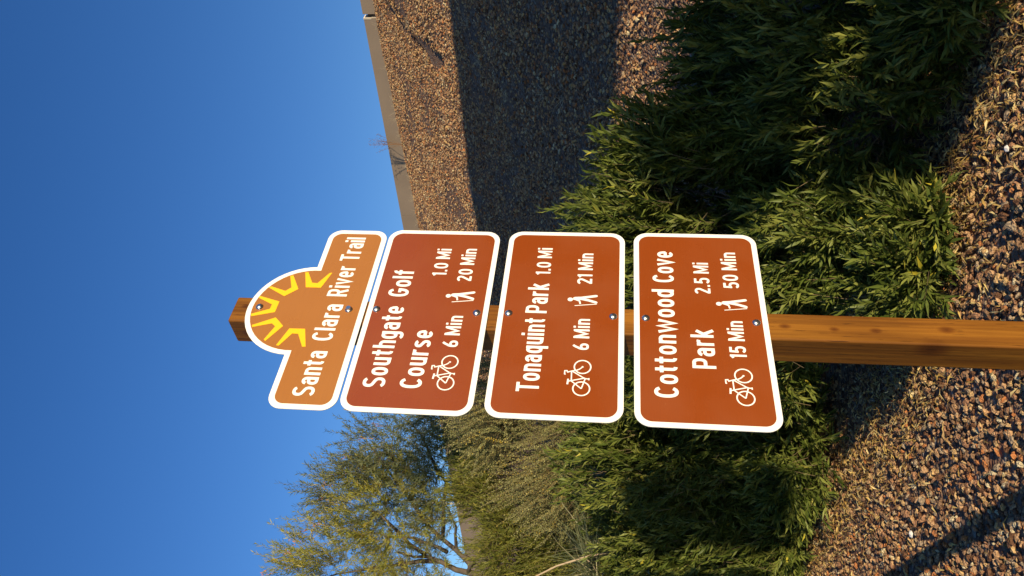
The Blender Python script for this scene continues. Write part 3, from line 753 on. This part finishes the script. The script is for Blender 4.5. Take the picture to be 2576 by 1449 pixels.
# seed stalks at the crown's tips
sb = MB()
for U, V in ((10, 660), (45, 695), (18, 720), (88, 735), (112, 762), (128, 790), (200, 800), (232, 812), (246, 836), (160, 790), (258, 868), (300, 868), (345, 905), (378, 940), (200, 830), (60, 720)):
    p = at(U, V+35, TD); q = at(U, V, TD)
    sb.tube([p, p.lerp(q, .6)+Vector((random.uniform(-.04, .04), 0, 0)), q], [.005, .004, .003], 4)
    for k in range(4):
        c = q+Vector((random.uniform(-.05, .05), random.uniform(-.05, .05), random.uniform(-.08, .02)))
        sb.tube([c, c+Vector((random.uniform(-.02, .02), 0, .035))], [.009, .004], 4)
tw_root = [o for o in COL.objects if o.name == 'desert_willow'][0]
so = link('seed_stalks', mesh('seed_stalks', [Vector(v)-Vector(tw_root.location) for v in sb.V], sb.F), M_SEED, tw_root); tag(so, kind='stuff')
# low olive shrub filling below the tree
shrub('olive_shrub', 'bushy olive green shrub below the tree at the left edge', 'shrub',
      [L_(120, 1260, 9.6, 140, 75, .7), L_(230, 1210, 9.8, 100, 80, .6), L_(330, 1220, 9.8, 90, 70, .6), L_(-20, 1330, 9.6, 130, 90, .7), L_(130, 1380, 9.3, 160, 80, .6), L_(60, 1480, 9., 160, 90, .6)],
      (*at(100, 1500, 9.6).xy, .3), M_OLIVE, 110, .36, 24, .07, .010, up=.5, inner=1.0)

# unseen tree added to shade the shrubs: trunk in line with the bridge pier, a long limb to the left
def QA(q, a, z): return (q*.866-a*.5, q*.5+a*.866, z)
def LQ(q, a, z, r, rz): return (QA(q, a, z), r, r, rz)
tree('added_shade_tree', 'unseen leafy tree behind the photographer, added to cast broken shade on the shrubs', (*QA(4.1, -6.2, 0)[:2], 0),
     [([QA(4.0, -4.6, -.1), QA(3.95, -4.6, 1.4), QA(3.8, -4.5, 2.6), QA(3.8, -4.5, 3.8)], .12), ([QA(3.85, -4.5, 2.5), QA(3.4, -4.5, 3.3), QA(2.5, -4.5, 3.6), QA(1.7, -4.5, 3.35)], .03)],
     [LQ(1.63, -4.5, 3.15, .15, .22), LQ(1.66, -4.5, 2.78, .17, .25), LQ(1.60, -4.5, 2.48, .12, .14)], M_LEAF, 1500, .11, 12, .06, .014,
     mat2=M_LEAF, lobes2=[LQ(3.9, -4.5, 3.7, .5, .5), LQ(3.12, -4.5, 2.62, .30, .36), LQ(2.72, -4.5, 2.35, .20, .20), LQ(3.15, -4.5, 1.85, .12, .14), LQ(2.98, -4.5, 2.22, .22, .16), LQ(2.58, -4.5, 1.98, .12, .12), LQ(2.82, -4.5, 1.62, .22, .17)], inner=1.0)

# spiky needle clump with dry stalk
def blades(name, centre, n, ln, spread, wd, matl, root, up=.5, dirb=(0, 0, 0)):
    c = np.array(centre); P = c+rng.normal(size=(n, 3))*np.array([.08, .08, .02])*spread
    D = unit(rng.normal(size=(n, 3))*np.array([1, 1, .35])+np.array([0, 0, up])+np.array(dirb))
    D[:, 2] = np.abs(D[:, 2])*.9+.05; L = ln*rng.uniform(.5, 1.1, n); V = []; F = []
    side = unit(np.cross(D, rng.normal(size=(n, 3))))*wd/2
    k = np.array([0, .35, .7, 1.])
    pts = P[:, None]+D[:, None]*L[:, None, None]*k[None, :, None]-np.array([0, 0, 1.])*(L[:, None]*k[None]**2*.25)[..., None]
    wv = np.array([1, .9, .6, .1])
    Lf = pts+side[:, None]*wv[None, :, None]; Rt = pts-side[:, None]*wv[None, :, None]
    V = np.concatenate([Lf, Rt], 1).reshape(-1, 3)
    F = (np.array([[0, 1, 5, 4], [1, 2, 6, 5], [2, 3, 7, 6]])[None]+(np.arange(n)*8)[:, None, None]).reshape(-1, 4)
    rnd = np.repeat(rng.uniform(0, 1, n), 3)
    return V, F, rnd
yr = empty('needle_grass', at(30, 1560, 7.0)); tag(yr, 'spiky clump of long thin green blades at the left edge in front of the bushes', 'grass clump')
V, F, rnd = blades('b', at(20, 1500, 7.), 320, .75, 1.2, .006, M_BLADE, yr, .55)
tag(link('blades', npmesh('blades', V-np.array(yr.location), F, rnd), M_BLADE, yr), kind='stuff')
mb = MB(); q = [at(62, 1545, 6.8), at(50, 1480, 6.8), at(25, 1400, 6.8), at(-20, 1310, 6.8), at(-60, 1240, 6.8)]
mb.tube([v-Vector(yr.location) for v in q], [.010, .009, .008, .006, .004], 6)
q2 = [at(46, 1470, 6.8), at(30, 1490, 6.8), at(12, 1500, 6.8)]; mb.tube([v-Vector(yr.location) for v in q2], [.005, .004, .003], 5)
mb.build('dry_stalk', simple('dry_stalk', (.42, .31, .19), .8), yr, True)

# distant banded mast seen through the tree
mr = empty('banded_mast', (*at(183, 1120, 30).xy, 3.)); tag(mr, 'thin pale banded mast far behind the tree', 'mast')
p0, p1 = at(183, 1190, 30), at(183, 1012, 30)
mb = MB(); mb.tube([(0, 0, -3), (0, 0, p1.z-3)], [.03, .025], 8); mb.build('pole', simple('mast_grey', (.3, .28, .26), .6), mr, True)
mm = simple('mast_pale', (.8, .75, .62), .6); z = p0.z-1
bandme = None
while z < p1.z:
    mb = MB(); mb.tube([(0, 0, z-3), (0, 0, z-3+.10)], [.045, .045], 8)
    mb.build('band', mm, mr, True); z += .18

# ------------------------------------------------------------------ litter, dry grass
n = 5200; PL = []
while len(PL) < n:
    y = random.uniform(2.6, 6.6); x = random.uniform(-.42*y, .42*y); g = x*GV[0]+y*GV[1]
    c = 3.25+.15*math.sin(2*x); pr = math.exp(-((g-c)/.42)**2)
    if random.random() < max(pr, .05) and g < 4.5: PL.append((x, y, .018+random.uniform(0, .018)))
PL = np.array(PL); D = unit(np.stack([rng.normal(size=n), rng.normal(size=n), rng.normal(size=n)*.22], 1)); NN = unit(rng.normal(size=(n, 3))*.45+np.array([0, 0, 1]))
V, F, per = leaves(PL, D, NN, rng.uniform(.03, .075, n), rng.uniform(.005, .011, n), .3)
lt = link('leaf_litter', npmesh('leaf_litter', V, F, np.repeat(rng.uniform(0, 1, n), 4)), M_LITTER)
tag(lt, 'scattered dry yellow brown leaves on the gravel at the foot of the shrubs', 'leaf litter', kind='stuff')
# dry grass tufts over the bank: each a thing
tufts = []
for U, V in ((1395, 1030), (1300, 1080), (1250, 1120), (1370, 1000), (1130, 1120), (1040, 1090), (960, 1110), (1180, 1210), (1110, 1240), (1300, 1210), (1060, 1290), (1220, 1370), (1200, 1420), (1350, 1300), (990, 1190), (930, 1200), (1390, 1180), (1210, 1280), (1120, 1330), (1000, 1330)):
    tn = (V-1541)/-2022.; a = (U-724.5)/2022*1.0
    # march the sight line to the bank
    d = 5.
    while d < 40:
        p = at(U, V, d)
        if p.z < bank_z(p.x, p.y): break
        d += .05
    tufts.append((p.x, p.y, bank_z(p.x, p.y), random.uniform(.16, .34), U, V))
first = None
def tuft(p, ln, nbl, label, grp, up=.9, col=M_DRY, wd=.004):
    r = np.array(p); V, F, rnd = blades('t', p, nbl, ln, .6, wd, M_DRY, None, up)
    o = link('dry_grass_tuft', npmesh('dry_grass_tuft', V-r, F, rnd), col); o.location = p
    tag(o, label, 'grass tuft', grp); return o
for i, (x, y, z, ln, U, V) in enumerate(tufts):
    zone = ('on the sunlit upper slope', 'on the shaded middle slope')[V > 1150]
    side = ('beside the signs', 'halfway to the photo edge', 'near the photo edge')[0 if U < 1060 else 1 if U < 1230 else 2]
    tuft((x, y, z), ln, 26, 'dry grass tuft %s, %s' % (zone, side), 'dry grass tufts on the gravel slope')
for k, U in enumerate((870, 905, 925, 960, 985, 1010, 1045, 1090, 1120, 1165, 1190, 1215, 1290, 1395)):
    uu = u_of(U, 1045-(U-870)*.2); p = GV*(CREST+.15)+CV*uu
    tuft((p[0], p[1], bank_z(*p)), random.uniform(.18, .34), 16, 'wispy pale grass at the wall foot, ' + ('between signs and brown weed' if U < 1090 else 'between brown weed and dark joint'), 'dry grass along the foot of the wall', 2.2, wd=.003)
# brown seeding weed in front of the wall
uu = u_of(1098, 1000); p = GV*(CREST+.1)+CV*uu; p = Vector((p[0], p[1], bank_z(*p)))
wr = empty('dry_weed', p); tag(wr, 'single branching brown dry weed rising above the wall top', 'weed')
mb = MB(); random.seed(5)
for k in range(9):
    a = random.uniform(-.35, .35); tip = Vector((-a*.9+.12, a*.2, random.uniform(.45, .95)))
    mb.tube([(0, 0, 0), tip*.5+Vector((0, 0, .03)), tip], [.006, .004, .002], 4)
    for j in range(9):
        q = tip*random.uniform(.5, 1); e_ = q+Vector((random.uniform(-.09, .09), random.uniform(-.05, .05), random.uniform(.02, .09)))
        mb.tube([q, e_], [.0025, .0015], 3); mb.tube([e_, e_+Vector((.004, 0, .016))], [.008, .003], 4)
mb.build('stalks', simple('weed_brown', (.16, .085, .04), .9), wr)
